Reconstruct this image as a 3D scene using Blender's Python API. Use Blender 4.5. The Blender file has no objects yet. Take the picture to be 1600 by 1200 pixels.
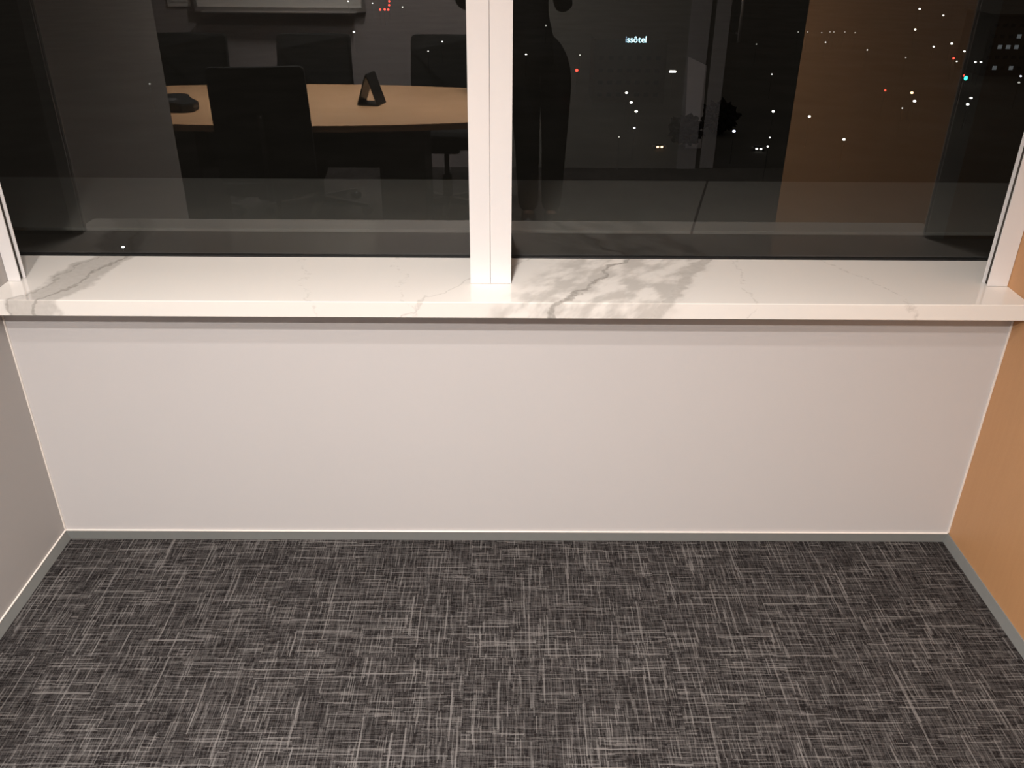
import bpy, bmesh, math, random
from mathutils import Vector, Matrix
R = math.radians
random.seed(7)
SC = bpy.context.scene
C = SC.collection

# ---------------------------------------------------------------- camera, world, lights, exposure
HC = 1.6
cam_d = bpy.data.cameras.new('camera'); cam = bpy.data.objects.new('camera', cam_d); C.objects.link(cam)
FWD = Vector((0.00587453, 0.87955909, -0.47575341)); RGT = Vector((0.99997203, -0.00296511, 0.0068657)); UPV = Vector((-0.00462813, 0.47578043, 0.87955191))
m = Matrix.Identity(4)
for i in range(3):
    m[i][0] = RGT[i]; m[i][1] = UPV[i]; m[i][2] = -FWD[i]
m[0][3], m[1][3], m[2][3] = 0.0, 0.0, HC
cam.matrix_world = m
cam_d.sensor_width = 36.0; cam_d.lens = 1363.7 / 1600 * 36.0
cam_d.clip_start = 0.01; cam_d.clip_end = 3000
SC.camera = cam
world = bpy.data.worlds.new('night'); SC.world = world; world.use_nodes = True
world.node_tree.nodes['Background'].inputs[0].default_value = (0.9, 0.8, 0.7, 1)
world.node_tree.nodes['Background'].inputs[1].default_value = 0.06
SC.view_settings.view_transform = 'Standard'; SC.view_settings.look = 'None'
SC.view_settings.exposure = 0.0; SC.view_settings.gamma = 1.0; SC.view_settings.use_curve_mapping = False
CEIL = 2.75
# recessed ceiling downlights of the meeting room: (x, y, watts)
DOWNLIGHTS = [(-0.24, 0.12, 620, 'WIDE'), (-0.50, -0.78, 96, 'AREA'), (-0.75, -0.05, 350, 'SPOT'), (-1.60, -0.05, 340, 'SPOT'), (-0.12, 0.85, 140, 'WIDE'), (-1.40, -0.98, 170, 'SPOT')]  # the last one is an added lamp that brightens the whiteboard
LIGHT_COL = (1.0, 0.935, 0.875)

# ---------------------------------------------------------------- helpers
class N:
    """small node-tree builder"""
    def __init__(s, name):
        s.m = bpy.data.materials.new(name); s.m.use_nodes = True
        s.t = s.m.node_tree; s.t.nodes.clear()
        s.out = s.t.nodes.new('ShaderNodeOutputMaterial')
    def n(s, typ, **kw):
        nd = s.t.nodes.new(typ)
        for k, v in kw.items(): setattr(nd, k, v)
        return nd
    def put(s, sock, v):
        if isinstance(v, bpy.types.NodeSocket): s.t.links.new(v, sock)
        elif v is not None: sock.default_value = v
    def math(s, op, a, b=None, c=None, clamp=False):
        nd = s.n('ShaderNodeMath', operation=op, use_clamp=clamp)
        s.put(nd.inputs[0], a); s.put(nd.inputs[1], b); s.put(nd.inputs[2], c)
        return nd.outputs[0]
    def mix(s, f, a, b):
        nd = s.n('ShaderNodeMix', data_type='RGBA')
        s.put(nd.inputs[0], f); s.put(nd.inputs[6], a); s.put(nd.inputs[7], b)
        return nd.outputs[2]
    def noise(s, vec, scale, detail=2, rough=0.5):
        nd = s.n('ShaderNodeTexNoise'); s.put(nd.inputs['Vector'], vec)
        nd.inputs['Scale'].default_value = scale; nd.inputs['Detail'].default_value = detail; nd.inputs['Roughness'].default_value = rough
        return nd.outputs[0]
    def ramp(s, f, a, b):
        nd = s.n('ShaderNodeMapRange', interpolation_type='SMOOTHSTEP'); s.put(nd.inputs[0], f)
        nd.inputs[1].default_value = a; nd.inputs[2].default_value = b
        return nd.outputs[0]
    def coords(s, which='Object'):
        return s.n('ShaderNodeTexCoord').outputs[which]
    def xyz(s, v):
        nd = s.n('ShaderNodeSeparateXYZ'); s.put(nd.inputs[0], v); return nd.outputs
    def vec(s, x, y, z=0.0):
        nd = s.n('ShaderNodeCombineXYZ'); s.put(nd.inputs[0], x); s.put(nd.inputs[1], y); s.put(nd.inputs[2], z); return nd.outputs[0]
    def principled(s, col, rough=0.5, metal=0.0, spec=0.5, bump=None, bstr=0.1, bdist=0.001):
        p = s.n('ShaderNodeBsdfPrincipled')
        s.put(p.inputs['Base Color'], col if isinstance(col, bpy.types.NodeSocket) else (*col[:3], 1))
        s.put(p.inputs['Roughness'], rough); p.inputs['Metallic'].default_value = metal
        p.inputs['Specular IOR Level'].default_value = spec
        if bump is not None:
            b = s.n('ShaderNodeBump'); b.inputs['Strength'].default_value = bstr; b.inputs['Distance'].default_value = bdist
            s.put(b.inputs['Height'], bump); s.t.links.new(b.outputs[0], p.inputs['Normal'])
        s.t.links.new(p.outputs[0], s.out.inputs[0])
        return s.m

def plain(name, col, rough=0.5, metal=0.0, spec=0.5, var=0.06, scale=40):
    b = N(name)
    f = b.noise(b.coords(), scale, 3)
    c = b.mix(f, tuple(x * (1 - var) for x in col[:3]) + (1,), tuple(min(1, x * (1 + var)) for x in col[:3]) + (1,))
    return b.principled(c, rough, metal, spec)

def emit(name, col, strength, sample=False):
    b = N(name)
    e = b.n('ShaderNodeEmission'); e.inputs[0].default_value = (*col, 1); e.inputs[1].default_value = strength
    b.t.links.new(e.outputs[0], b.out.inputs[0])
    if not sample: b.m.cycles.emission_sampling = 'NONE'
    return b.m

def obj(name, me_or_bm, mat=None, parent=None, loc=None, smooth=False):
    if isinstance(me_or_bm, bmesh.types.BMesh):
        me = bpy.data.meshes.new(name); me_or_bm.to_mesh(me); me_or_bm.free()
    else: me = me_or_bm
    if smooth:
        for p in me.polygons: p.use_smooth = True
    o = bpy.data.objects.new(name, me); C.objects.link(o)
    if mat: me.materials.clear(); me.materials.append(mat)
    if parent: o.parent = parent
    if loc is not None: o.location = loc
    return o
def empty(name, loc=(0, 0, 0), rz=0.0):
    o = bpy.data.objects.new(name, None); C.objects.link(o); o.location = loc; o.rotation_euler = (0, 0, rz)
    o.empty_display_size = 0.05
    return o
def tag(o, label=None, cat=None, group=None, kind=None):
    if label: o['label'] = label
    if cat: o['category'] = cat
    if group: o['group'] = group
    if kind: o['kind'] = kind
    return o
def box(x0, x1, y0, y1, z0, z1, bevel=0.0, seg=2, bm=None):
    b = bm or bmesh.new()
    r = bmesh.ops.create_cube(b, size=1.0)
    for v in r['verts']:
        v.co = Vector(((x0 + x1) / 2 + v.co.x * (x1 - x0), (y0 + y1) / 2 + v.co.y * (y1 - y0), (z0 + z1) / 2 + v.co.z * (z1 - z0)))
    if bevel:
        es = list({e for v in r['verts'] for e in v.link_edges})
        bmesh.ops.bevel(b, geom=es, offset=bevel, segments=seg, profile=0.5, affect='EDGES')
    return b
def prism(pts, z0, z1, bevel=0.0, seg=2):
    b = bmesh.new()
    lo = [b.verts.new((x, y, z0)) for x, y in pts]; hi = [b.verts.new((x, y, z1)) for x, y in pts]
    n = len(pts)
    b.faces.new(list(reversed(lo))); b.faces.new(hi)
    for i in range(n): b.faces.new((lo[i], lo[(i + 1) % n], hi[(i + 1) % n], hi[i]))
    if bevel:
        es = [e for e in b.edges if abs(e.verts[0].co.z - e.verts[1].co.z) < 1e-6]
        bmesh.ops.bevel(b, geom=es, offset=bevel, segments=seg, profile=0.5, affect='EDGES')
    bmesh.ops.recalc_face_normals(b, faces=b.faces)
    return b
def tube(p0, p1, r0, r1=None, seg=12, bm=None):
    b = bm or bmesh.new(); r1 = r0 if r1 is None else r1
    p0, p1 = Vector(p0), Vector(p1); d = p1 - p0
    q = d.to_track_quat('Z', 'Y').to_matrix().to_4x4()
    bmesh.ops.create_cone(b, cap_ends=True, segments=seg, radius1=r0, radius2=r1, depth=d.length, matrix=Matrix.Translation((p0 + p1) / 2) @ q)
    return b
def lathe(prof, seg=24):
    b = bmesh.new(); rings = []
    for r, z in prof:
        rings.append([b.verts.new((r * math.cos(2 * math.pi * i / seg), r * math.sin(2 * math.pi * i / seg), z)) for i in range(seg)])
    for a, c in zip(rings, rings[1:]):
        for i in range(seg): b.faces.new((a[i], a[(i + 1) % seg], c[(i + 1) % seg], c[i]))
    b.faces.new(list(reversed(rings[0]))); b.faces.new(rings[-1])
    bmesh.ops.recalc_face_normals(b, faces=b.faces)
    return b
def copy_tree(o, parent=None):
    c = o.copy(); C.objects.link(c); c.parent = parent
    for ch in list(o.children): copy_tree(ch, c)
    return c

# ---------------------------------------------------------------- materials
def mat_carpet():
    b = N('woven_carpet')
    oi = b.n('ShaderNodeObjectInfo')
    v = b.coords(); s = b.xyz(v)
    seed = b.math('MULTIPLY', oi.outputs['Random'], 913.0)
    # a slight waviness of the yarn rows
    wob = b.math('MULTIPLY', b.math('SUBTRACT', b.noise(v, 18, 1), 0.5), 0.004)
    X = b.math('ADD', s[0], b.math('ADD', wob, 3.0)); Y = b.math('ADD', s[1], b.math('ADD', wob, 3.0))
    def streak(a, c, w, l, k):
        r = b.math('FLOOR', b.math('DIVIDE', c, w))
        w1 = b.n('ShaderNodeTexWhiteNoise', noise_dimensions='2D'); b.put(w1.inputs['Vector'], b.vec(r, b.math('ADD', seed, k)))
        q = b.math('FLOOR', b.math('ADD', b.math('DIVIDE', a, l), b.math('MULTIPLY', w1.outputs['Value'], 17.0)))
        w2 = b.n('ShaderNodeTexWhiteNoise', noise_dimensions='3D'); b.put(w2.inputs['Vector'], b.vec(r, q, b.math('ADD', seed, k + 0.37)))
        return w2.outputs['Value']
    def th(x, a, c): return b.ramp(x, a, c)
    acc = None
    def add(x, k):
        nonlocal acc
        t = b.math('MULTIPLY', x, k); acc = t if acc is None else b.math('ADD', acc, t)
    big = b.noise(b.vec(b.math('ADD', s[0], seed), s[1]), 9, 2)          # clusters of denser weave
    clus = b.math('ADD', 0.62, b.math('MULTIPLY', th(big, 0.35, 0.68), 0.6))
    add(streak(X, Y, 0.0020, 0.026, 1.0), 0.20)
    add(streak(Y, X, 0.0020, 0.026, 2.0), 0.20)
    add(b.math('MULTIPLY', th(streak(X, Y, 0.0026, 0.072, 3.0), 0.74, 0.97), clus), 0.34)
    add(b.math('MULTIPLY', th(streak(Y, X, 0.0026, 0.046, 4.0), 0.74, 0.97), clus), 0.34)
    add(th(streak(X, Y, 0.0036, 0.14, 5.0), 0.965, 0.99), 0.42)
    add(th(streak(Y, X, 0.0036, 0.14, 6.0), 0.965, 0.99), 0.42)
    grain = b.noise(v, 520, 2, 0.8)
    fac = b.math('MULTIPLY', acc, b.math('ADD', 0.30, b.math('MULTIPLY', grain, 1.3)))
    fac = b.math('MAXIMUM', b.math('MULTIPLY', b.math('SUBTRACT', fac, 0.09), 1.32), 0.0)
    col = b.mix(b.math('MINIMUM', fac, 1.0), (0.0105, 0.0085, 0.0088, 1), (0.178, 0.168, 0.164, 1))
    return b.principled(col, 0.95, 0, 0.1, bump=b.math('ADD', fac, b.math('MULTIPLY', grain, 0.6)), bstr=0.5, bdist=0.002)

ZS, ZSB, YF, YG = 0.7669, 0.7251, 1.955, 2.265
def mat_marble():
    b = N('polished_marble')
    v = b.coords(); s = b.xyz(v)
    x, y = s[0], b.math('SUBTRACT', b.math('ADD', s[1], s[2]), ZS + 2.1)     # pattern folds over the front edge
    p = b.vec(x, y, 0.3)
    w1 = b.math('MULTIPLY', b.math('SUBTRACT', b.noise(p, 7, 4, 0.6), 0.5), 0.14)
    w2 = b.math('MULTIPLY', b.math('SUBTRACT', b.noise(p, 34, 3, 0.6), 0.5), 0.024)
    xw = b.math('ADD', x, b.math('ADD', w1, w2))
    cl = b.noise(b.vec(b.math('MULTIPLY', b.math('SUBTRACT', x, b.math('MULTIPLY', y, 0.5)), 1.3), y, 1.7), 13, 3, 0.55)
    fine = b.noise(p, 60, 4, 0.65)
    def line(c, k, half, soft):                    # 1 on the line x = c + k*y
        d = b.math('ABSOLUTE', b.math('SUBTRACT', xw, b.math('ADD', c, b.math('MULTIPLY', y, k))))
        return b.math('SUBTRACT', 1.0, b.ramp(d, half, half + soft))
    parts = [
        b.math('MULTIPLY', line(-1.105, 0.22, 0.05, 0.02), b.math('ADD', 0.24, b.math('MULTIPLY', fine, 0.3))),
        b.math('MULTIPLY', line(-1.085, 0.32, 0.002, 0.011), b.math('ADD', 0.35, b.math('MULTIPLY', fine, 0.7))),
        b.math('MULTIPLY', line(-1.150, 0.28, 0.001, 0.009), b.math('ADD', 0.3, b.math('MULTIPLY', fine, 0.6))),
        b.math('MULTIPLY', b.math('MULTIPLY', line(0.27, 0.45, 0.15, 0.10), b.ramp(cl, 0.36, 0.62)), 0.42),
        b.math('MULTIPLY', line(0.225, 0.62, 0.002, 0.013), b.math('ADD', 0.35, b.math('MULTIPLY', fine, 0.7))),
        b.math('MULTIPLY', line(0.455, 0.5, 0.012, 0.02), b.math('ADD', 0.22, b.math('MULTIPLY', fine, 0.4))),
        b.math('MULTIPLY', line(-0.085, 0.9, 0.0, 0.006), b.math('MULTIPLY', fine, 0.5)),
        b.math('MULTIPLY', line(-0.52, -0.3, 0.0, 0.006), b.math('MULTIPLY', b.ramp(fine, 0.45, 0.6), 0.2)),
        b.math('MULTIPLY', line(-0.27, -0.2, 0.0, 0.006), b.math('MULTIPLY', b.ramp(fine, 0.48, 0.62), 0.18)),
        b.math('MULTIPLY', line(0.62, 0.1, 0.0, 0.007), b.math('MULTIPLY', b.ramp(fine, 0.45, 0.6), 0.25)),
        b.math('MULTIPLY', line(0.93, -0.4, 0.0, 0.008), b.math('MULTIPLY', b.ramp(fine, 0.42, 0.6), 0.3)),
    ]
    g = parts[0]
    for q in parts[1:]: g = b.math('MAXIMUM', g, q)
    col = b.mix(g, (0.90, 0.875, 0.84, 1), (0.27, 0.25, 0.225, 1))
    return b.principled(col, 0.06, 0, 0.5)

def mat_wood(name, c0, c1, rough, axis='Z'):
    b = N(name); v = b.coords()
    mp = b.n('ShaderNodeMapping'); b.put(mp.inputs[0], v)
    mp.inputs['Scale'].default_value = (26, 26, 1.6) if axis == 'Z' else (1.6, 26, 26)
    g = b.noise(mp.outputs[0], 3, 4, 0.6)
    fl = b.noise(mp.outputs[0], 14, 2, 0.6)
    f = b.math('ADD', b.math('MULTIPLY', g, 0.7), b.math('MULTIPLY', fl, 0.3))
    sp = b.noise(v, 260, 2, 0.7)
    f = b.math('ADD', b.math('MULTIPLY', f, 0.6), b.math('MULTIPLY', sp, 0.4))
    col = b.mix(b.ramp(f, 0.3, 0.7), (*c0, 1), (*c1, 1))
    return b.principled(col, rough, 0, 0.4)

def mat_wall(name, col, rough=0.75):
    b = N(name); v = b.coords()
    n1 = b.noise(v, 2.2, 3); n2 = b.noise(v, 300, 2)
    c = b.mix(b.math('ADD', b.math('MULTIPLY', n1, 0.6), b.math('MULTIPLY', n2, 0.4)), tuple(x * 0.965 for x in col) + (1,), tuple(x * 1.035 for x in col) + (1,))
    return b.principled(c, rough, 0, 0.25, bump=n2, bstr=0.08, bdist=0.0006)

def mat_glass():
    # coated double glazing: mirror-like by Fresnel on the room face, clear through the thickness
    b = N('window_glass')
    tr = b.n('ShaderNodeBsdfTransparent'); tr.inputs[0].default_value = (0.86, 0.88, 0.86, 1)
    cl = b.n('ShaderNodeBsdfTransparent')
    gl = b.n('ShaderNodeBsdfGlossy'); gl.inputs['Color'].default_value = (1, 0.99, 0.97, 1); gl.inputs['Roughness'].default_value = 0.0
    fr = b.n('ShaderNodeFresnel'); fr.inputs[0].default_value = 1.70
    mx = b.n('ShaderNodeMixShader'); b.t.links.new(fr.outputs[0], mx.inputs[0]); b.t.links.new(tr.outputs[0], mx.inputs[1]); b.t.links.new(gl.outputs[0], mx.inputs[2])
    ge = b.n('ShaderNodeNewGeometry')
    m2 = b.n('ShaderNodeMixShader'); b.t.links.new(ge.outputs['Backfacing'], m2.inputs[0]); b.t.links.new(mx.outputs[0], m2.inputs[1]); b.t.links.new(cl.outputs[0], m2.inputs[2])
    b.t.links.new(m2.outputs[0], b.out.inputs[0])
    return b.m

CARPET = mat_carpet(); MARBLE = mat_marble(); GLASS = mat_glass()
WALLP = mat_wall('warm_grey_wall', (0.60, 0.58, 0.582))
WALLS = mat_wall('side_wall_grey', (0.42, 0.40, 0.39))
WALLB = mat_wall('back_wall_grey', (0.43, 0.395, 0.40))
WALLD = mat_wall('dark_grey_wall', (0.27, 0.265, 0.25))
CEILM = mat_wall('ceiling_white', (0.78, 0.76, 0.73))
BEECH = mat_wood('beech_veneer', (0.545, 0.292, 0.138), (0.575, 0.315, 0.15), 0.45)
TABLEW = mat_wood('table_beech', (0.56, 0.335, 0.18), (0.64, 0.40, 0.23), 0.4, 'X')
LIT_EDGE = plain('lit_edge_white', (0.86, 0.80, 0.75), 0.4)  # white put in for the highlight where panel edges catch light
VINYL = plain('grey_vinyl_skirting', (0.205, 0.212, 0.207), 0.6)
WHITEM = plain('white_painted_aluminium', (0.81, 0.795, 0.80), 0.28, 0, 0.5, 0.01)
SLOT = plain('dark_brush_seal', (0.05, 0.042, 0.035), 0.9)
BLACKF = plain('black_window_frame', (0.012, 0.012, 0.013), 0.5)
CONC = plain('exterior_painted_metal', (0.135, 0.132, 0.124), 0.6, 0, 0.3, 0.12, 9)
JOINT = plain('joint_sealant', (0.03, 0.025, 0.022), 0.8)
BLACKC = plain('black_mesh_fabric', (0.018, 0.019, 0.020), 0.8, 0, 0.2, 0.3, 400)
BLACKP = plain('black_plastic', (0.014, 0.014, 0.015), 0.4)
METALD = plain('grey_cast_metal', (0.22, 0.22, 0.22), 0.35, 0.8)
WHITEB = plain('whiteboard_enamel', (0.95, 0.94, 0.90), 0.25)
ALU = plain('brushed_aluminium', (0.6, 0.58, 0.56), 0.35, 0.7)
CLOTH = plain('black_cloth', (0.012, 0.012, 0.013), 0.9, 0, 0.1, 0.3, 200)
SKIN = plain('skin', (0.55, 0.34, 0.25), 0.5)
HAIR = plain('dark_hair', (0.012, 0.009, 0.007), 0.5)
ASPH = plain('night_asphalt', (0.10, 0.092, 0.082), 0.9, 0, 0.1, 0.3, 0.05)
FACADE = plain('night_facade', (0.10, 0.09, 0.08), 0.8, 0, 0.1, 0.1, 0.2)

# ---------------------------------------------------------------- the room
D, XL, XR, ZB, YR = 2.0102, -1.267, 1.2781, 0.0319, 2.0752
BACK, RL, RR = -1.65, -3.3, 2.6
LP, RP = 1.18, 0.52            # where the two projecting side walls end in the room
floor = tag(obj('floor', box(RL - .1, RR + .1, BACK - .1, D + .02, -0.12, -0.006), plain('floor_screed', (0.05, 0.045, 0.045), 0.9)), 'carpeted floor of the meeting room', None, None, 'structure')
S = 0.5; SX, SY = -0.098, 1.555
tile_cache = {}
k = 0
ys = [D - 0.0]
y = SY
while y > BACK: ys.append(y); y -= S
ys.append(BACK)
xs = []
x = SX - 7 * S
while x < RR + S: xs.append(x); x += S
for j in range(len(ys) - 1):
    y1, y0 = ys[j], ys[j + 1]
    for i in range(len(xs) - 1):
        x0, x1 = max(xs[i], RL), min(xs[i + 1], RR)
        yt = y1
        if j == 0 or True:
            if x1 <= XL: yt = min(y1, LP)
            elif x0 < XL and y0 >= LP - .4: x0 = XL if y0 >= LP else x0
            if x0 >= XR: yt = min(y1, RP)
            elif x1 > XR and y0 >= RP - .4: x1 = XR if y0 >= RP else x1
        if x1 - x0 < 0.01 or yt - y0 < 0.01: continue
        g = 0.00012
        w, d = round(x1 - x0, 4), round(yt - y0, 4)
        key = (w, d)
        if key not in tile_cache:
            bmt = box(-w / 2 + g, w / 2 - g, -d / 2 + g, d / 2 - g, -0.006, 0.0)
            me = bpy.data.meshes.new('carpet_tile'); bmt.to_mesh(me); bmt.free(); me.materials.append(CARPET); tile_cache[key] = me
        o = obj('carpet_tile', tile_cache[key]); o.data.materials.clear(); o.data.materials.append(CARPET)
        o.parent = floor; o.location = ((x0 + x1) / 2, (y0 + yt) / 2, 0)

tag(obj('ceiling', box(RL - .1, RR + .1, BACK - .1, YG + .1, CEIL, CEIL + .1), CEILM), 'white ceiling of the meeting room', None, None, 'structure')
tag(obj('wall_front', box(XL - .0, XR + .0, D, D + .18, 0, ZSB), WALLP), 'warm grey panel wall below the window sill', None, None, 'structure')
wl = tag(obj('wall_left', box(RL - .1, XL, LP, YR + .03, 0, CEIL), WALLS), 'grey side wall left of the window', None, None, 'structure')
wr = tag(obj('wall_right', box(XR, RR + .1, RP, YR + .03, 0, CEIL), BEECH), 'beech veneer side wall right of the window', None, None, 'structure')
tag(obj('wall_back', box(RL - .1, 0.02, BACK - .1, BACK, 0, CEIL), WALLB), 'grey back wall of the meeting room', None, None, 'structure')
tag(obj('wall_back_dark', box(0.02, 1.20, BACK - .1, BACK, 0, CEIL), WALLD), 'darker grey right part of the back wall of the room', None, None, 'structure')  # right part of the back wall, in a darker grey
tag(obj('wall_side_left', box(RL - .1, RL, BACK - .1, LP, 0, CEIL), WALLB), 'grey far left wall of the meeting room', None, None, 'structure')
tag(obj('wall_side_right', box(RR, RR + .1, BACK - .1, RP, 0, CEIL), WALLD), 'dark far right wall of the meeting room', None, None, 'structure')
# skirtings, and added white strips painted as light caught on panel edges
T = 0.003
tag(obj('baseboard_front', box(XL + T, XR - T, D - T, D - .0002, 0, ZB - .003), VINYL), 'grey vinyl skirting along the wall under the window', None, None, 'structure')
def cove(x, d, y0, y1):
    b = bmesh.new(); pr = [(0.0002, 0), (.0105, 0), (.0032, ZB - .003), (.0002, ZB - .003)]
    A = [b.verts.new((x + d * p, y0, z)) for p, z in pr]; B = [b.verts.new((x + d * p, y1, z)) for p, z in pr]
    b.faces.new(A); b.faces.new(list(reversed(B)))
    for i in range(len(pr)): b.faces.new((A[i], B[i], B[(i + 1) % len(pr)], A[(i + 1) % len(pr)]))
    bmesh.ops.recalc_face_normals(b, faces=b.faces); return b
tag(obj('baseboard_left', cove(XL, 1, LP, D - .0002), VINYL), 'grey vinyl skirting along the left wall', None, None, 'structure')
tag(obj('baseboard_right', cove(XR, -1, RP, D - .0002), VINYL), 'grey vinyl skirting along the wooden wall', None, None, 'structure')
tag(obj('lit_edge_1', box(XL + .004, XR - .004, D - .0045, D - .0002, ZB - .003, ZB + .0005, .0006, 1), LIT_EDGE), 'thin white strip painted as the lit panel edge above the front skirting', None, None, 'structure')
tag(obj('lit_edge_2', box(XL + .0002, XL + .0045, LP, D - .0002, ZB - .003, ZB + .0005, .0006, 1), LIT_EDGE), 'thin white strip painted as the lit panel edge above the left skirting', None, None, 'structure')
tag(obj('lit_edge_3', box(XL + .0002, XL + .004, D - .0042, D - .0002, ZB + .0005, ZSB, .0006, 1), LIT_EDGE), 'thin white strip painted as the lit panel edge in the left corner', None, None, 'structure')
tag(obj('lit_edge_4', box(XR - .005, XR - .0002, D - .0045, D - .0002, ZB + .0005, ZSB, .0006, 1), LIT_EDGE), 'thin white strip painted as the lit panel edge in the right corner', None, None, 'structure')

# ---------------------------------------------------------------- windows
ZT = CEIL
MX0, MX1 = -0.078, -0.006
GX0, GX1 = -1.75, 1.75
for k, (a, c, side) in enumerate(((GX0, MX0, 'left'), (MX1, GX1, 'right'))):
    w = empty(f'window_{k + 1}', ((a + c) / 2, YG + .01, ZS)); tag(w, f'tall night window to the {side} of the white centre rails', None, None, 'structure')
    cx = (a + c) / 2
    def L(b): bmesh.ops.translate(b, verts=b.verts, vec=(-cx, -(YG + .01), -ZS)); return b
    obj('glass_pane', L(box(a, c, YG + .010, YG + .018, ZS + .002, ZT - .03)), GLASS, w)
    obj('bottom_frame', L(box(a, c, YG, YG + .030, ZS - .02, ZS + .002, .001, 1)), BLACKF, w)
    obj('top_frame', L(box(a, c, YG, YG + .030, ZT - .03, ZT)), BLACKF, w)
tag(obj('window_3', box(MX0, MX1, YR + .0305, YG + .04, ZS, ZT, .002, 1), BLACKF), 'dark mullion behind the white centre rails', None, None, 'structure')
for sx, nm in ((-1, 'left'), (1, 'right')):
    a, c = sorted((sx * 1.75, sx * 1.85))
    tag(obj('trim_5' if sx < 0 else 'trim_6', box(a, c, YR + .03, YG + .04, ZSB, ZT), BLACKF), f'dark window jamb hidden behind the {nm} wall', None, None, 'structure')
tag(obj('wall_parapet', box(-1.85, 1.85, D + .18, YG + .04, 0.2, ZSB - .0005), FACADE), 'outer parapet below the window', None, None, 'structure')

sill = empty('window_sill', (0, 0, 0))
bm = bmesh.new()
# T-shaped slab: it runs between the side walls and into the niches behind the rails
pts = [(XL + .0006, YF), (XR - .0006, YF), (XR - .0006, YR + .031), (1.749, YR + .031), (1.749, YG - .0005), (-1.749, YG - .0005), (-1.749, YR + .031), (XL + .0006, YR + .031)]
sm = prism(pts, ZSB, ZS, 0.0016, 2)
C_s = obj('stone_slab', sm, MARBLE, sill)
tag(sill, 'polished white marble window sill with grey veins', 'window sill')

# blind guide rails: channel of a front flange, a web, a back flange and a dark slot between
def guide_rail(x0, x1, open_sides, label):
    r = empty('blind_guide_rail', ((x0 + x1) / 2, YR, ZS)); tag(r, label, 'guide rail', 'white blind guide rails on the window')
    w = (x1 - x0) / 2; h = ZT - ZS; d = 0.0265
    obj('front_flange', box(-w, w, 0, 0.004, 0.0008, h, 0.0008, 1), WHITEM, r)
    l = w - (0.0035 if -1 not in open_sides else -0.003); rr_ = w - (0.0035 if 1 not in open_sides else -0.003)
    li = -w + (0.0 if -1 not in open_sides else -0.0); ri = w
    bx0 = -w - (0.0015 if -1 in open_sides else 0); bx1 = w + (0.0015 if 1 in open_sides else 0)
    obj('back_flange', box(bx0, bx1, d - .004, d, 0.0008, h, 0.0008, 1), WHITEM, r)
    obj('brush_seal', box(-w + .006, w - .006, 0.004, d - .004, 0.0008, h), SLOT, r)
    return r
guide_rail(XL + .0008, -1.2344, (1,), 'narrow white blind guide rail against the grey left wall')
guide_rail(-0.0936, -0.0434, (), 'left one of the two white rails joined at the window centre')
guide_rail(-0.0426, 0.0095, (), 'right one of the two white rails joined at the window centre')
guide_rail(1.2246, XR - .0008, (-1,), 'white blind guide rail against the beech wall')

# exterior sunshade ledge just outside the glass, in two lengths with an oblique joint
def ledge(pts, name, label):
    o = obj(name, prism(pts, 0.730, 0.740, 0.001, 1), CONC); tag(o, label, None, None, 'structure'); return o
Y0, Y1 = 2.585, 3.155
ledge([(-6, Y0), (0.563, Y0), (0.725, Y1), (-6, Y1)], 'exterior_ledge', 'pale sunshade ledge outside the left window')
ledge([(0.571, Y0), (6, Y0), (6, Y1), (0.733, Y1)], 'exterior_ledge_extension', 'pale sunshade ledge outside the right window')
tag(obj('ledge_joint', prism([(0.5632, Y0 + .002), (0.5708, Y0 + .002), (0.7328, Y1 - .002), (0.7252, Y1 - .002)], 0.731, 0.7385), JOINT), 'dark oblique joint in the sunshade ledge', None, None, 'structure')
for bx in (-3.2, -1.9, -0.06, 1.95, 3.2):
    tag(obj('ledge_bracket', box(bx - .02, bx + .02, YG + .04, Y0 + .03, 0.69, 0.73), BLACKF), 'dark steel bracket carrying the sunshade ledge', None, None, 'structure')
tag(obj('wall_facade', box(-6, 6, YG + .03, YG + .04, -3.0, 0.70), FACADE), 'dark outer facade below the window', None, None, 'structure')

# ---------------------------------------------------------------- ceiling downlights
LENS = emit('downlight_lens', (1.0, 0.88, 0.76), 12.0)
for i, (lx, ly, W, lt) in enumerate(DOWNLIGHTS):
    r = empty('ceiling_downlight', (lx, ly, CEIL))
    tag(r, ['recessed round downlight in front of the window', 'recessed round downlight between the table and the back wall', 'narrow round downlight above the near half of the table', 'narrow round downlight above the far half of the table', 'small round downlight close to the window', 'narrow round downlight added to brighten the whiteboard'][i], 'downlight', 'recessed ceiling downlights')
    obj('trim_ring', lathe([(0.095, -0.008), (0.110, -0.006), (0.112, -0.0003), (0.090, -0.0003)], 32), WHITEM, r, smooth=True)
    obj('lens', lathe([(0.084, -0.003), (0.084, -0.0006)], 32), LENS, r)
    ld = bpy.data.lights.new('downlight', 'AREA' if lt == 'AREA' else 'SPOT'); ld.energy = W; ld.color = LIGHT_COL
    if lt == 'AREA': ld.shape = 'DISK'; ld.size = 0.17
    else: ld.shadow_soft_size = 0.06; ld.spot_size = R(124 if lt == 'WIDE' else 62); ld.spot_blend = 1.0 if lt == 'WIDE' else 0.7
    lo = bpy.data.objects.new('downlight_source', ld); C.objects.link(lo); lo.parent = r; lo.location = (0, 0, -0.012)

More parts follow.
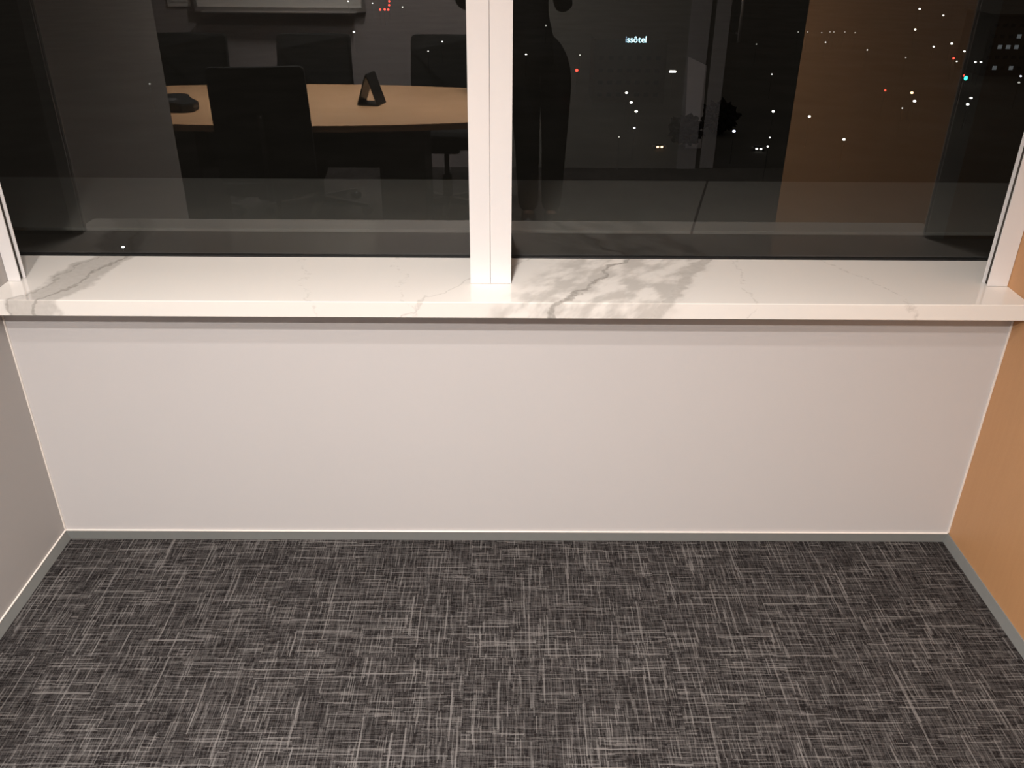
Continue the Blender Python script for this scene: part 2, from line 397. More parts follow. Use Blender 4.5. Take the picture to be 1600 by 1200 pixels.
# ---------------------------------------------------------------- meeting table
TZ = 0.74
tb = empty('meeting_table', (-1.08, -0.03, 0)); tag(tb, 'boat-shaped beech meeting table on dark panel legs', 'table')
def table_outline(off=0.0):
    pts = []
    L_, We, Wm = 1.08 - off, 0.40 - off, 0.545 - off
    n = 24
    for i in range(n + 1):
        t = -1 + 2 * i / n; x = t * L_
        w = We + (Wm - We) * (1 - t * t)
        pts.append((x, -w))
    pts[0] = (-L_ + .06, pts[0][1]); pts[-1] = (L_ - .06, pts[-1][1])
    top = [(x, -y) for x, y in reversed(pts)]
    return pts[:1] + pts[1:-1] + pts[-1:] + [(L_ - .012, -We * .72), (L_, -We * .3), (L_, We * .3), (L_ - .012, We * .72)] + top + [(-L_ + .012, We * .72), (-L_, We * .3), (-L_, -We * .3), (-L_ + .012, -We * .72)]
obj('table_top', prism(table_outline(), TZ - .006, TZ, .001, 1), TABLEW, tb)
obj('table_edge', prism(table_outline(.001), TZ - .030, TZ - .006), plain('edge_band', (0.34, 0.20, 0.11), 0.5), tb)
for px_ in (-0.58, 0.55):
    obj('panel_leg', box(px_ - .115, px_ + .115, -.20, .20, .015, TZ - .03, .004, 1), plain('dark_table_leg', (0.03, 0.026, 0.024), 0.5), tb)
    obj('foot_plate', box(px_ - .16, px_ + .16, -.24, .24, 0.0, .015, .003, 1), METALD, tb)
obj('modesty_beam', box(-.465, .435, -.03, .03, .42, .62, .003, 1), BLACKP, tb)

# ---------------------------------------------------------------- chairs (front of the chair is +y)
def rounded_rect(w0, w1, h, r, n=6):
    """tapered outline, bottom width w0, top width w1"""
    pts = []
    cs = [(-w0 / 2, 0, 180), (w0 / 2, 0, 270), (w1 / 2, h, 0), (-w1 / 2, h, 90)]
    for (x, y, a) in cs:
        cx = x + (r if x < 0 else -r); cy = y + (r if y == 0 else -r)
        for i in range(n + 1):
            t = R(a + 90 * i / n); pts.append((cx + r * math.cos(t), cy + r * math.sin(t)))
    return pts
def make_chair(sw=0.0):
    root = empty('conference_chair')
    s = prism([(x, y - .24) for x, y in rounded_rect(.44, .48, .46, .07)], .44, .50, .018, 3)
    obj('seat', s, BLACKC, root, smooth=True)
    # backrest, leaning back: slab in x-z, bent gently in y
    pts = rounded_rect(.43, .41, .50, .02)
    b = prism(pts, -.016, .016, .007, 2)
    bmesh.ops.subdivide_edges(b, edges=[e for e in b.edges if e.calc_length() > .1], cuts=6, use_grid_fill=True)
    for v in b.verts:
        X, Yh, Z = v.co
        bend = .05 * (X / .2) ** 2 * .5 + .02 * math.sin(Yh / .5 * math.pi)
        v.co = Vector((X, -.265 + Z + bend - Yh * .09, .515 + Yh))
    obj('backrest', b, BLACKC, root, smooth=False)
    sp = bmesh.new(); tube((0, -.10, .42), (0, -.27, .44), .020, .018, 10, sp); tube((0, -.27, .44), (0, -.315, .82), .018, .012, 10, sp)
    obj('back_spine', sp, BLACKP, root, smooth=True)
    obj('tilt_mechanism', box(-.08, .08, -.12, .10, .385, .44, .012, 2), BLACKP, root)
    lv = tube((.07, .02, .41), (.20, .05, .385), .006, .006, 8); obj('height_lever', lv, BLACKP, root)
    col = bmesh.new(); tube((0, 0, .06), (0, 0, .24), .028, .028, 14, col); tube((0, 0, .24), (0, 0, .39), .014, .014, 12, col)
    obj('gas_column', col, BLACKP, root, smooth=True)
    hub = obj('base_hub', lathe([(.036, .055), (.042, .065), (.042, .095), (.034, .105)], 16), METALD, root, smooth=True)
    for i in range(5):
        a = R(90 + 72 * i + sw)
        l = bmesh.new()
        q = [(.035, -.020, .062), (.035, .020, .062), (.30, .012, .050), (.30, -.012, .050), (.035, -.018, .098), (.035, .018, .098), (.30, .010, .068), (.30, -.010, .068)]
        vs = [l.verts.new(Matrix.Rotation(a, 3, 'Z') @ Vector(p)) for p in q]
        for f in ((0, 1, 2, 3), (7, 6, 5, 4), (0, 4, 5, 1), (1, 5, 6, 2), (2, 6, 7, 3), (3, 7, 4, 0)): l.faces.new([vs[t] for t in f])
        bmesh.ops.recalc_face_normals(l, faces=l.faces)
        leg = obj('base_leg', l, METALD, root)
        c = bmesh.new(); ce = Matrix.Rotation(a, 3, 'Z') @ Vector((.295, 0, .0265)); ax = Matrix.Rotation(a, 3, 'Z') @ Vector((0, .022, 0))
        tube(ce - ax, ce + ax, .026, .026, 14, c)
        obj('caster', c, BLACKP, leg, smooth=True)
    return root
ch0 = make_chair()
def place(ch, x, y, rz, label):
    ch.location = (x, y, 0); ch.rotation_euler = (0, 0, R(rz)); tag(ch, label, 'chair', 'black conference chairs around the table')
place(ch0, -1.12, 0.36, 172, 'black conference chair between the table and the window')
for x, y, rz, lab in ((-1.87, -0.61, 3, 'leftmost black chair on the far side of the meeting table'),
                      (-1.13, -0.62, -2, 'middle black chair on the far side of the meeting table'),
                      (-0.36, -0.61, 1, 'black chair on the far side nearest the photographer')):
    c_ = copy_tree(ch0); c_.scale = (1.04, 1.0, 0.952); place(c_, x, y, rz, lab)

# things on the table
td = empty('desk_stand', (-0.69, -0.01, TZ), R(14)); tag(td, 'hollow black triangular stand on the meeting table', 'table stand')
hw, hh, dp, th = .055, .150, .055, .007
def slat(p, q, nm):
    b = bmesh.new(); p, q = Vector(p), Vector(q); d = (q - p).normalized(); n = Vector((-d.z, 0, d.x)) * th / 2
    vs = []
    for yy in (-dp, dp):
        for a in (p - n, q - n, q + n, p + n): vs.append(b.verts.new((a.x, yy, a.z)))
    for f in ((0, 1, 2, 3), (7, 6, 5, 4), (0, 4, 5, 1), (1, 5, 6, 2), (2, 6, 7, 3), (3, 7, 4, 0)): b.faces.new([vs[i] for i in f])
    bmesh.ops.recalc_face_normals(b, faces=b.faces)
    obj(nm, b, BLACKP, td)
slat((-hw, 0, th / 2), (hw, 0, th / 2), 'base_plate'); slat((-hw + .003, 0, th), (-.001, 0, hh), 'side_plate'); slat((hw - .003, 0, th), (.001, 0, hh), 'side_plate')
ph = empty('conference_phone', (-1.66, 0.13, TZ)); tag(ph, 'black conference phone lying on the meeting table', 'phone')
pp = []
for i in range(3):
    for t in (-38, -20, 0, 20, 38):
        a = R(30 + 120 * i + t); rr_ = .17 if abs(t) < 5 else (.155 if abs(t) < 25 else .10); pp.append((rr_ * math.cos(a), rr_ * math.sin(a)))
obj('phone_body', prism(pp, 0, .045, .010, 2), BLACKP, ph)
kb = obj('keypad', prism(rounded_rect(.09, .09, .07, .008), .045, .048), plain('keypad_grey', (.08, .08, .085), .5), ph)

# back of the room: whiteboard, small switch plate, glazed door with metal frame
wb = empty('whiteboard', (-1.49, BACK, 1.015)); tag(wb, 'wide whiteboard hung on the grey back wall', 'whiteboard')
obj('board', box(-.535, .535, .004, .030, .03, 1.19), WHITEB, wb)
for nm, a in (('frame_bar', (-.555, .555, .0005, .036, .0, .03)), ('frame_bar', (-.555, .555, .0005, .036, 1.19, 1.22)), ('frame_bar', (-.555, -.535, .0005, .036, .03, 1.19)), ('frame_bar', (.535, .555, .0005, .036, .03, 1.19))):
    obj(nm, box(*a, .002, 1), ALU, wb)
obj('pen_tray', box(-.50, .50, .036, .085, -.004, .006, .002, 1), ALU, wb)
sp_ = empty('switch_plate', (-2.15, BACK, 1.04)); tag(sp_, 'small pale switch plate beside the whiteboard', 'switch')
obj('plate', box(-.075, .075, .0005, .010, 0, .12, .003, 2), WHITEB, sp_)
for dx in (-.035, .035): obj('rocker', box(dx - .022, dx + .022, .010, .014, .03, .09, .0015, 1), WHITEB, sp_)
GL2 = N('dark_door_glass').principled((0.01, 0.011, 0.012), 0.08, 0, 0.5)
dr = empty('door_1', (1.20, BACK, 0)); tag(dr, 'dark glazed door with metal frame at the back of the room', None, None, 'structure')
FR = plain('door_frame_grey', (0.42, 0.41, 0.43), 0.5)
obj('frame_post', box(0.0, .13, -.10, .012, 0, CEIL), FR, dr)
obj('frame_gap', box(.13, .165, -.10, -.004, 0, CEIL), SLOT, dr)
obj('door_stile', box(.165, .26, -.09, .004, 0.005, CEIL - .01), FR, dr)
obj('glass_leaf', box(.26, 1.31, -.07, -.03, 0.005, CEIL - .01), GL2, dr)
obj('door_stile', box(1.31, 1.40, -.09, .004, 0.005, CEIL - .01), FR, dr)
obj('door_handle', tube((.32, .05, .85), (.32, .05, 1.25), .011, .011, 12), ALU, dr, smooth=True)
for z in (.90, 1.20): obj('handle_mount', tube((.32, -.031, z), (.32, .05, z), .007, .007, 8), ALU, dr)

# ---------------------------------------------------------------- the photographer (seen only as a reflection)
def skin_mesh(verts, edges, root, sub=2):
    me = bpy.data.meshes.new('skin'); me.from_pydata([v[0] for v in verts], edges, [])
    o = bpy.data.objects.new('skin', me); C.objects.link(o)
    md = o.modifiers.new('s', 'SKIN'); md.use_smooth_shade = True
    sb = o.modifiers.new('u', 'SUBSURF'); sb.levels = sub; sb.render_levels = sub
    for i, v in enumerate(verts):
        r = v[1]; me.skin_vertices[0].data[i].radius = r if isinstance(r, tuple) else (r, r)
        me.skin_vertices[0].data[i].use_root = (i == root)
    dg = bpy.context.evaluated_depsgraph_get(); dg.update()
    out = bpy.data.meshes.new_from_object(o.evaluated_get(dg))
    C.objects.unlink(o); bpy.data.objects.remove(o); bpy.data.meshes.remove(me)
    return out
def graph(chains):
    vs, es, idx = [], [], {}
    for ch in chains:
        prev = None
        for p, r in ch:
            key = tuple(round(c, 4) for c in p)
            if key not in idx: idx[key] = len(vs); vs.append((Vector(p), r))
            i = idx[key]
            if prev is not None and prev != i: es.append((prev, i))
            prev = i
    return vs, es
PX, PY = 0.10, -0.36      # pelvis shifted to one hip, shoulders over the phone
pel = (0.165, PY, .93)
HIPS = {1: (0.255, PY, .87), -1: (0.085, PY, .87)}
KNEE = {1: (0.255, PY + .03, .48), -1: (0.105, PY + .03, .48)}
ANK = {1: (0.25, PY - .02, .09), -1: (0.12, PY - .02, .09)}
waist = (0.10, PY - .005, 1.10); chest = (0.055, PY, 1.28); neck0 = (0.045, PY, 1.43); neck1 = (0.05, PY + .015, 1.52)
SHO = {1: (0.225, PY, 1.38), -1: (-0.135, PY, 1.38)}
ELB = {1: (0.285, PY + .10, 1.17), -1: (-0.235, PY + .10, 1.18)}
PHC = Vector((0.055, -0.016, 1.597))      # phone centre, just behind the lens
HND = {s: PHC + RGT * (0.098 * s) - FWD * 0.028 - UPV * 0.045 for s in (1, -1)}
def limb_graph(k):
    ch = [[(pel, (.135 * k, .10 * k)), (waist, (.125 * k, .092 * k)), (chest, (.150 * k, .10 * k)), (neck0, (.075, .065)), (neck1, .055)]]
    for s in (1, -1):
        ch.append([(pel, (.135 * k, .10 * k)), (HIPS[s], .085 * k), (tuple((Vector(HIPS[s]) * .5 + Vector(KNEE[s]) * .5)), .075 * k), (KNEE[s], .055 * k), (tuple(Vector(KNEE[s]) * .6 + Vector(ANK[s]) * .4 + Vector((0, -.02, 0))), .052 * k), (ANK[s], .036 * k)])
        ch.append([(chest, (.150 * k, .10 * k)), (SHO[s], .055 * k), (tuple((Vector(SHO[s]) + Vector(ELB[s])) / 2), .046 * k), (ELB[s], .038 * k), (tuple(Vector(ELB[s]) * .6 + HND[s] * .4), .035 * k), (tuple(HND[s]), .024)])
    return ch
bm_body = bmesh.new()
def absorb(me): bm_body.from_mesh(me); bpy.data.meshes.remove(me)
v_, e_ = graph(limb_graph(0.84)); absorb(skin_mesh(v_, e_, 0))
for s in (1, -1):      # feet, palms, fingers
    a = Vector(ANK[s]); v_, e_ = graph([[(tuple(a), .034), (tuple(a + Vector((0, -.03, -.05))), .03), ], [(tuple(a), .034), (tuple(a + Vector((0, .08, -.045))), .034), (tuple(a + Vector((0, .16, -.06))), .024)]]); absorb(skin_mesh(v_, e_, 0))
    h = HND[s]; up = UPV; rt = RGT * s; fw = FWD
    palm = h + up * .045 + rt * .004
    v_, e_ = graph([[(tuple(h), .022), (tuple(h + up * .025), (.026, .016)), (tuple(palm), (.030, .016))]]); absorb(skin_mesh(v_, e_, 0))
    for fi, (off, ln) in enumerate(((.030, .066), (.010, .074), (-.010, .070), (-.028, .056))):
        b0 = palm + up * (off * .9) + rt * .006; b1 = b0 + fw * (ln * .42) + rt * .012 + up * .004; b2 = b1 + fw * (ln * .18) - rt * (ln * .30); 
        b1 = b0 + fw * .020 + rt * .010; b2 = b1 - rt * (ln * .30) + fw * .004; 
        v_, e_ = graph([[(tuple(b0), .010), (tuple(b1), .0085), (tuple(b2), .0075)]]); absorb(skin_mesh(v_, e_, 0, 1))
    t0 = h + up * .020 - rt * .010; t1 = t0 + up * .022 - rt * .022 - fw * .004; t2 = t1 + up * .016 - rt * .022 + fw * .006
    v_, e_ = graph([[(tuple(t0), .012), (tuple(t1), .0105), (tuple(t2), .0085)]]); absorb(skin_mesh(v_, e_, 0, 1))
HEAD = Vector((0.055, PY + .035, 1.635))
bmh = bmesh.new(); bmesh.ops.create_uvsphere(bmh, u_segments=32, v_segments=24, radius=1.0)
for v in bmh.verts:
    x, y, z = v.co
    wx = .076 * (1 - .16 * max(0, -z)); dy = .096; hz = .118
    yy = y * dy
    if y > 0: yy *= 1 - .10 * max(0, -z); yy += -.012 * math.exp(-((z - .12) / .12) ** 2) * max(0, y) * (1 if abs(x) > .18 else 0)
    v.co = Vector((x * wx, yy, z * hz))
def blob(c, r):
    b = bmesh.new(); bmesh.ops.create_uvsphere(b, u_segments=16, v_segments=12, radius=1.0)
    for v in b.verts: v.co = Vector((v.co.x * r[0] + c[0], v.co.y * r[1] + c[1], v.co.z * r[2] + c[2]))
    me = bpy.data.meshes.new('blob'); b.to_mesh(me); b.free(); return me
def absorb_head(me):
    me.transform(Matrix.Translation(HEAD) @ Matrix.Rotation(R(-14), 4, 'X')); absorb(me)
me = bpy.data.meshes.new('head'); bmh.to_mesh(me); bmh.free(); absorb_head(me)
for c, r in (((0, .098, -.022), (.013, .018, .016)), ((0, .090, .002), (.009, .012, .026)), ((0, .088, -.058), (.024, .010, .006)), ((0, .086, -.070), (.020, .010, .006)),
             ((.030, .076, .008), (.013, .011, .009)), ((-.030, .076, .008), (.013, .011, .009)), ((.076, -.004, -.012), (.008, .018, .030)), ((-.076, -.004, -.012), (.008, .018, .030)), ((0, .070, -.104), (.024, .022, .018))):
    absorb_head(blob(c, r))
me = bpy.data.meshes.new('body'); bm_body.to_mesh(me); bm_body.free()
tmp = bpy.data.objects.new('tmp', me); C.objects.link(tmp)
rm = tmp.modifiers.new('r', 'REMESH'); rm.mode = 'VOXEL'; rm.voxel_size = 0.0052; rm.use_smooth_shade = True
sm_ = tmp.modifiers.new('s', 'SMOOTH'); sm_.iterations = 3; sm_.factor = 0.4
dg = bpy.context.evaluated_depsgraph_get(); dg.update()
bme = bpy.data.meshes.new_from_object(tmp.evaluated_get(dg)); C.objects.unlink(tmp); bpy.data.objects.remove(tmp)
bme.transform(Matrix.Translation((-0.17, -PY, 0)))
person = obj('person', bme, SKIN, None, (0.17, PY, 0), smooth=True)
tag(person, 'person in loose black clothes holding up a phone with both hands', 'person')
def wear(name, chains, mat, root=0, sub=2):
    v_, e_ = graph(chains); me = skin_mesh(v_, e_, root, sub); me.transform(Matrix.Translation((-0.17, -PY, 0)))
    return obj(name, me, mat, person, smooth=True)
tr = [[(tuple(Vector(pel) + Vector((-.035, 0, .12))), (.142, .108)), (pel, (.160, .120))]]
for s in (1, -1):
    hp, kn, an = Vector(HIPS[s]), Vector(KNEE[s]), Vector(ANK[s])
    tr.append([(pel, (.160, .120)), (tuple(hp), .098), (tuple(hp * .5 + kn * .5), .088), (tuple(kn), .074), (tuple(kn * .5 + an * .5), .068), (tuple(an + Vector((0, 0, -.02))), .060)])
wear('trousers', tr, CLOTH, 1)
jk = [[(tuple(Vector(pel) + Vector((-.01, 0, -.09))), (.182, .132)), (tuple(Vector(pel) + Vector((-.02, 0, .03))), (.170, .126)), (waist, (.132, .108)), (chest, (.165, .118)), (neck0, (.085, .075))]]
for s in (1, -1):
    sh, el = Vector(SHO[s]), Vector(ELB[s]); wr_ = el * .12 + HND[s] * .88
    jk.append([(chest, (.165, .118)), (tuple(sh), .066), (tuple((sh + el) / 2), .056), (tuple(el), .050), (tuple(el * .5 + HND[s] * .5), .042), (tuple(wr_), .034)])
wear('jacket', jk, CLOTH, 0)
for s in (1, -1):
    a = Vector(ANK[s]); a.z = .05
    wear('shoe', [[(tuple(a + Vector((0, -.06, .0))), .042), (tuple(a + Vector((0, .05, -.002))), (.046, .044)), (tuple(a + Vector((0, .15, -.012))), (.042, .032))]], BLACKP, 0)
hb = bmesh.new(); bmesh.ops.create_uvsphere(hb, u_segments=32, v_segments=20, radius=1.0)
bmesh.ops.delete(hb, geom=[v for v in hb.verts if v.co.z < -.35 or (v.co.y > .55 - .0 and v.co.z < .62)], context='VERTS')
for v in hb.verts: v.co = Matrix.Translation(HEAD) @ Matrix.Rotation(R(-14), 4, 'X') @ Vector((v.co.x * .084, v.co.y * .103 - .004, v.co.z * .126 + .004))
for v in hb.verts: v.co -= Vector((0.17, PY, 0))
ho = obj('hair', hb, HAIR, person, smooth=True); sd = ho.modifiers.new('t', 'SOLIDIFY'); sd.thickness = .010
# phone in the hands, landscape, facing the window
pm = empty('mobile_phone', PHC); tag(pm, 'black mobile phone held up in both hands', 'phone')
rotm = Matrix((RGT, UPV, -FWD)).transposed().to_4x4()
def phone_part(nm, b, mt):
    bmesh.ops.transform(b, matrix=rotm, verts=b.verts); return obj(nm, b, mt, pm)
phone_part('case', box(-.070, .070, -.034, .034, .002, .0095, .003, 2), BLACKP)
phone_part('screen', box(-.064, .064, -.030, .030, .0095, .0101), N('phone_screen').principled((.02, .02, .022), .1))

# ---------------------------------------------------------------- the city at night, sixty metres below
GZ = -60.0
ground = tag(obj('ground', box(-900, 900, 30, 1500, GZ - 1, GZ), ASPH), 'dark ground of the city below', None, None, 'structure')
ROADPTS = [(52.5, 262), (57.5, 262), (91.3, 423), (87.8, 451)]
rd = obj('road', prism(ROADPTS, GZ, GZ + .05), plain('lamplit_road_tone', (.50, .46, .48), .9, 0, .1, .1, .1)); tag(rd, 'lamplit straight road, painted pale, running away between dark blocks', None, None, 'structure')  # lamplight on the road is put into its pale colour
EM = {'w': emit('lamp_white', (1.0, 0.95, 0.86), 9), 'd': emit('lamp_dim', (0.9, 0.86, 0.78), 0.55), 'm': emit('lamp_medium', (1.0, 0.95, 0.88), 2.5), 'r': emit('lamp_red', (1.0, 0.05, 0.03), 4), 'o': emit('lamp_amber', (1.0, 0.55, 0.28), 5),
      'g': emit('lamp_green', (0.05, 1.0, 0.75), 3), 'b': emit('lamp_bluish', (0.75, 0.78, 1.0), 4)}
POLE = plain('lamp_pole', (0.05, 0.05, 0.05), 0.6)
pole_me = bpy.data.meshes.new('pole'); pb = tube((0, 0, 0), (0, 0, 8.8), .06, .05, 6); pb.to_mesh(pole_me); pb.free(); pole_me.materials.append(POLE)
head_me = {}
def head(kind, r):
    key = (kind, r)
    if key not in head_me:
        b = lathe([(r * .55, -r * .55), (r, -r * .1), (r * .85, r * .35), (r * .35, r * .6)], 8)
        me = bpy.data.meshes.new('lamp_head'); b.to_mesh(me); b.free(); me.materials.append(EM[kind]); head_me[key] = me
    return head_me[key]
W1 = 'bright white street lamp far below, '
LAMPS = [  # x, y, colour, radius, label, category
 (39.3, 301.0, 'w', .50, 'uppermost of three white street lamps in a slanting row below the hotel sign'),
 (38.8, 284.3, 'w', .50, 'middle of three white street lamps in a slanting row below the hotel sign'),
 (38.6, 270.3, 'w', .52, 'lowest of three white street lamps in a slanting row below the hotel sign'),
 (80.3, 271.6, 'w', .50, W1 + 'in the dark strip right of the pale road'),
 (89.1, 264.4, 'w', .46, W1 + 'just left of the lone lowest lamp on the right'),
 (89.3, 234.7, 'w', .44, W1 + 'lowest and alone in the right window'),
 (130.6, 289.6, 'w', .55, W1 + 'directly under the amber lamp'),
 (145.5, 284.8, 'w', .55, 'lower of two white street lamps close together under the green light'),
 (151.7, 295.8, 'w', .50, 'upper of two white street lamps close together under the green light'),
 (7.4, 388.3, 'w', .42, W1 + 'shining through the reflected dark figure'),
 (52.9, 441.1, 'm', .55, 'white lamp just left of the hotel sign'),
 (65.0, 432.5, 'm', .60, 'white lamp just right of the hotel sign'),
 (35.1, 247.2, 'b', .40, 'small bluish lamp below the slanting row of street lamps'),
 (62.1, 243.9, 'b', .55, 'bluish white lamp beside the foot of the pale road'),
 (66.8, 226.2, 'w', .30, 'small white lamp at the bottom below the pale road'),
 (70.0, 236.4, 'm', .30, 'faint lamp just above the small lamp below the pale road'),
 (98.3, 341.1, 'm', .36, 'small white lamp in the dark strip, above the bright street lamp'),
 (158.7, 409.3, 'm', .36, 'small white lamp below the right end of the dim light row'),
 (148.3, 434.6, 'm', .42, 'small white lamp under the left end of the dim light row'),
 (212.6, 489.0, 'w', .60, 'white lamp high in the right window, middle of three going up'),
 (261.9, 602.0, 'w', .70, 'uppermost white lamp near the top edge of the right window'),
 (259.8, 562.8, 'm', .70, 'white lamp right of the uppermost lamp'),
 (193.4, 421.5, 'w', .50, 'left of the pair of white lamps left of the red signal'),
 (206.8, 433.1, 'w', .62, 'right of the pair of white lamps above the red signal'),
 (166.6, 386.5, 'd', .40, 'faint lamp above the amber lamp'),
 (200.9, 407.3, 'w', .48, 'lower of two white lamps right of the red signal'),
 (211.0, 426.7, 'm', .50, 'upper of two white lamps right of the red signal'),
 (190.6, 375.2, 'w', .52, 'left one of two lamps side by side above the green light'),
 (192.9, 375.3, 'w', .48, 'right one of two lamps side by side above the green light'),
 (183.6, 376.6, 'm', .42, 'white lamp right below the red signal'),
 (252.6, 477.5, 'w', .52, 'white lamp near the upper right corner by the lit facade'),
 (191.2, 340.5, 'b', .46, 'bluish white lamp at the right edge of the window'),
 (183.2, 326.3, 'd', .55, 'faint lamp under the bluish one at the right edge'),
 (135.8, 304.5, 'o', .62, 'amber street lamp in the right window'),
 (122.0, 277.9, 'm', .28, 'tiny white lamp below and left of the amber lamp'),
 (-76.2, 461.2, 'w', .62, 'brightest white lamp in the left window above the table'),
 (-105.9, 626.9, 'm', .70, 'white lamp at the top edge right of the whiteboard reflection'),
 (-88.1, 614.5, 'm', .55, 'white lamp left of the red light cluster'),
 (-66.1, 590.3, 'm', .50, 'white lamp right of the red light cluster'),
 (-30.4, 427.4, 'm', .46, 'white lamp shining through the reflected right chair back'),
 (-34.3, 395.8, 'm', .34, 'lower white lamp shining through the reflected right chair back'),
 (-68.0, 147.5, 'w', .30, 'white street lamp just above the sill in the left window'),
 (18.9, 143.3, 'w', .34, 'warm white street lamp touching the sill line in the right window'),
 (-122.7, 311.9, 'd', .40, 'faint lamp over the reflected grey side wall'),
 (19.7, 494.6, 'd', .60, 'faint lamp at the top of the reflected dark figure'),
]
TINY = [
 (30.0, 387.5, 'm', .26, 'leftmost of five small lamps in a level line under the hotel sign'),
 (36.9, 375.2, 'd', .40, 'second from the left of five small lamps under the hotel sign'),
 (44.1, 372.0, 'm', .36, 'middle one of five small lamps under the hotel sign'),
 (50.8, 374.1, 'm', .26, 'fourth from the left of five small lamps under the hotel sign'),
 (57.1, 379.7, 'd', .36, 'rightmost of five small lamps under the hotel sign'),
 (39.9, 438.1, 'd', .42, 'left of two faint lamps side by side left of the hotel sign'),
 (42.0, 438.2, 'd', .42, 'right of two faint lamps side by side left of the hotel sign'),
 (29.6, 236.0, 'm', .18, 'tiny lamp left of the bluish one below the slanting row'),
 (113.8, 426.1, 'd', .40, 'faint lamp high in the dark strip right of the pale road')]
ROW = [(147.0, 474.0, 'first'), (151.9, 474.4, 'second'), (158.3, 472.1, 'third'), (163.5, 475.1, 'fourth'), (165.5, 475.1, 'fifth'), (171.2, 475.5, 'sixth'), (175.6, 473.1, 'seventh')]
def lamp(x, y, kind, r, label, group):
    o = empty('street_lamp', (x, y, GZ)); tag(o, label, 'street lamp', group)
    p = obj('pole', pole_me); p.parent = o
    h = obj('lamp_head', head(kind, round(r * .86, 3))); h.parent = o; h.location = (0, 0, 9.0)
for t in LAMPS: lamp(*t, 'street lamps of the night city')
for t in TINY: lamp(*t, 'tiny faint lamps near the hotel sign')
for x_, y_, w_ in ROW: lamp(x_, y_, 'd', .40, w_ + ' from the left of seven dim lamps in a level row', 'dim lamps in a level row')
# traffic signals
def signal(x, y, kind, r, label):
    o = empty('traffic_signal', (x, y, GZ)); tag(o, label, 'signal light', 'coloured signals of the night city')
    p = obj('pole', pole_me); p.parent = o
    obj('signal_box', box(-r * .7, r * .7, .0, .5, 8.2, 9.9), POLE, o)
    h = obj('signal_lens', lathe([(r * .9, 0), (r, r * .15), (r * .6, r * .35)], 10), EM[kind], o, (0, 0, 9.0)); h.rotation_euler = (R(90), 0, 0)
signal(186.3, 385.6, 'r', .46, 'red signal light at the edge of the reflected wood wall')
signal(170.2, 341.1, 'r', .36, 'small red signal just above the green light')
signal(168.2, 335.3, 'g', .72, 'round green signal light in the right window')
signal(128.5, 309.0, 'r', .32, 'small red signal left of the amber lamp')
signal(25.9, 347.0, 'r', .55, 'small red light beside the reflected dark figure')
for (x, y), lab in zip(((-77.8, 573.2), (-75.2, 574.4), (-72.9, 573.4), (-75.9, 602.2), (-79.1, 629.1)), ('leftmost red light of the cluster at the top of the left window', 'middle red light at the bottom of the cluster', 'right red light at the bottom of the cluster', 'red light in the upper part of the cluster', 'topmost red light of the cluster at the picture edge')):
    signal(x, y, 'r', .6, lab)
# cars: body, cabin, wheels, lit lamps towards the viewer
def car(x, y, rz, label, em):
    o = empty('car', (x, y, GZ), R(rz)); tag(o, label, 'car', 'cars on the streets below')
    obj('body', box(-2.1, 2.1, -.9, .9, .35, .95, .2, 2), plain('car_paint', (.15, .13, .12), .3), o)
    obj('cabin', prism([(-1.3, -.75), (1.0, -.75), (1.0, .75), (-1.3, .75)], .95, 1.45, .15, 1), BLACKP, o)
    for wx in (-1.3, 1.3):
        for wy in (-.85, .85): obj('wheel', tube((wx, wy - .1, .33), (wx, wy + .1, .33), .33, .33, 12), BLACKP, o)
    for wx in (-.62, .62): obj('headlamp', box(wx - .35, wx + .35, -1.0, -.88, .5, .95, .05, 1), em, o)
def gpt(x, y, z=-51.0, z2=GZ + .8):      # same sight line continued down to the ground
    k = (z2 - HC) / (z - HC); return x * k, y * k
a, b_ = gpt(38.8, 226.1); car(a, b_, 4, 'car with amber lights low in the right window', EM['o'])
a, b_ = gpt(64.0, 224.7); car(a, b_, -6, 'car with pale lights at the bottom below the pale road', EM['m'])
# floodlight mast
o = empty('floodlight_mast', (62.0, 345.5, GZ)); tag(o, 'wide white floodlight on a mast left of the pale road', 'floodlight')
p = obj('pole', pole_me); p.parent = o
obj('cross_arm', box(-1.4, 1.4, -.1, .1, 8.7, 8.9), POLE, o)
for dx in (-.75, .25): obj('lamp_panel', box(dx - .6, dx + .9, -.35, -.1, 8.75, 9.45, .1, 1), EM['w'], o)
# hotel block with its lit roof sign
HX0, HX1, HY, HT = 31, 57, 332, -38.6
ht = empty('hotel_building', (45, HY + 9, GZ)); tag(ht, 'dark hotel block carrying the lit blue-white sign', 'building')
obj('hotel_walls', box(HX0 - 45, HX1 - 45, -9, 9, 0, HT - GZ), FACADE, ht)
obj('parapet', box(HX0 - 45.3, HX1 - 44.7, -9.3, 9.3, HT - GZ, HT - GZ + .6), FACADE, ht)
WIN = N('unlit_window').principled((.05, .05, .05), .6, 0, .2)
wme = bpy.data.meshes.new('window_pane'); wb_ = box(-.9, .9, -.06, .06, -.7, .7); wb_.to_mesh(wme); wb_.free(); wme.materials.append(WIN)
for fl in range(4):
    for c_ in range(7):
        q = obj('window_pane', wme); q.parent = ht; q.location = (-11.5 + c_ * 3.4, -9.05, 3.0 + fl * 4.2)
sg = empty('hotel_sign', (40.6, HY - 9.6, HT + .7)); tag(sg, 'glowing blue-white hotel sign reading issôtel on the roof', 'sign')
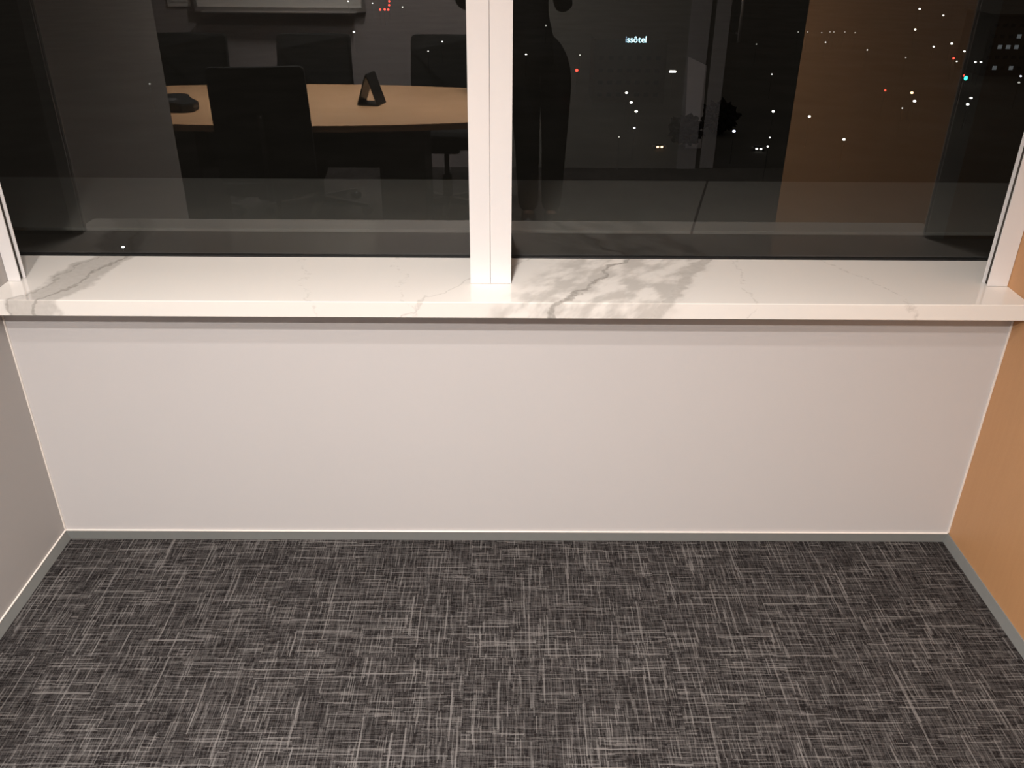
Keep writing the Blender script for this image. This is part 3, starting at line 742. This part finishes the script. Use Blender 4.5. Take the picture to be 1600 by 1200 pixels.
def glyph(ch, size):
    cu = bpy.data.curves.new('glyph', 'FONT'); cu.body = ch; cu.size = size; cu.extrude = .06; cu.resolution_u = 3; cu.offset = .02
    o = bpy.data.objects.new('glyph', cu); C.objects.link(o)
    dg = bpy.context.evaluated_depsgraph_get(); dg.update()
    me = bpy.data.meshes.new_from_object(o.evaluated_get(dg)); C.objects.unlink(o); bpy.data.objects.remove(o); bpy.data.curves.remove(cu)
    return me
SIGNM = emit('sign_glow', (0.50, 0.86, 1.0), 3.2); SIGND = emit('sign_glow_dim', (0.40, 0.65, 0.9), 1.0)
cx = 0.0
for ch, mt in (('i', SIGND), ('s', SIGNM), ('s', SIGNM), ('ô', SIGNM), ('t', SIGNM), ('e', SIGNM), ('l', SIGNM)):
    me = glyph(ch, 2.9); xs_ = [v.co.x for v in me.vertices]; x0, x1 = min(xs_), max(xs_)
    me.transform(Matrix.Translation((cx - x0, 0, 0))); me.transform(Matrix.Rotation(R(90), 4, 'X'))
    cx += x1 - x0 + .17
    obj('letter', me, mt, sg)
obj('sign_rail', box(-.2, cx, .1, .25, -.15, 0), POLE, sg)
for sx_ in (.5, cx / 2, cx - .5): obj('sign_post', box(sx_ - .08, sx_ + .08, .1, .25, -.72, -.15), POLE, sg)
# office block at the right with a few dimly lit windows
ob = empty('office_block', (236, 412, GZ)); tag(ob, 'dark office block with dim lit windows at the right edge', 'building')
obj('tower', box(-30, 30, -12, 12, 0, 24), FACADE, ob)
obj('roof_slab', box(-31, 31, -13, 13, 24, 25), FACADE, ob)
LIT = emit('dim_lit_window', (0.8, 0.85, 0.9), 0.10)
wl_ = bpy.data.meshes.new('window_pane'); wb_ = box(-.9, .9, -.06, .06, -.8, .8); wb_.to_mesh(wl_); wb_.free(); wl_.materials.append(LIT)
for fl in range(5):
    for c_ in range(16):
        lit = random.random() < .22
        q = obj('window_pane', wl_ if lit else wme); q.parent = ob; q.location = (-27.5 + c_ * 3.6, -12.05, 3.2 + fl * 4.3)

# trees beside the foot of the road
LEAF = plain('night_foliage', (0.012, 0.011, 0.008), 0.9, 0, 0.1, 0.4, 1.5)
for tx, ty, tr_, lab in ((52.6, 262.5, 4.6, 'dark tree left of the foot of the pale road'), (66.8, 282.0, 5.2, 'dark tree right of the foot of the pale road')):
    t = empty('tree', (tx, ty, GZ)); tag(t, lab, 'tree', 'trees beside the pale road')
    obj('trunk', tube((0, 0, 0), (0, 0, 5), .30, .2, 8), POLE, t)
    cb = bmesh.new(); bmesh.ops.create_icosphere(cb, subdivisions=4, radius=tr_)
    for v in cb.verts:
        v.co *= 1 + .34 * (random.random() - .5) + .22 * math.sin(v.co.x * 2.1 + tx) * math.cos(v.co.z * 1.7 + v.co.y)
        v.co.z = v.co.z * .85 + 5.2
    obj('crown', cb, LEAF, t)
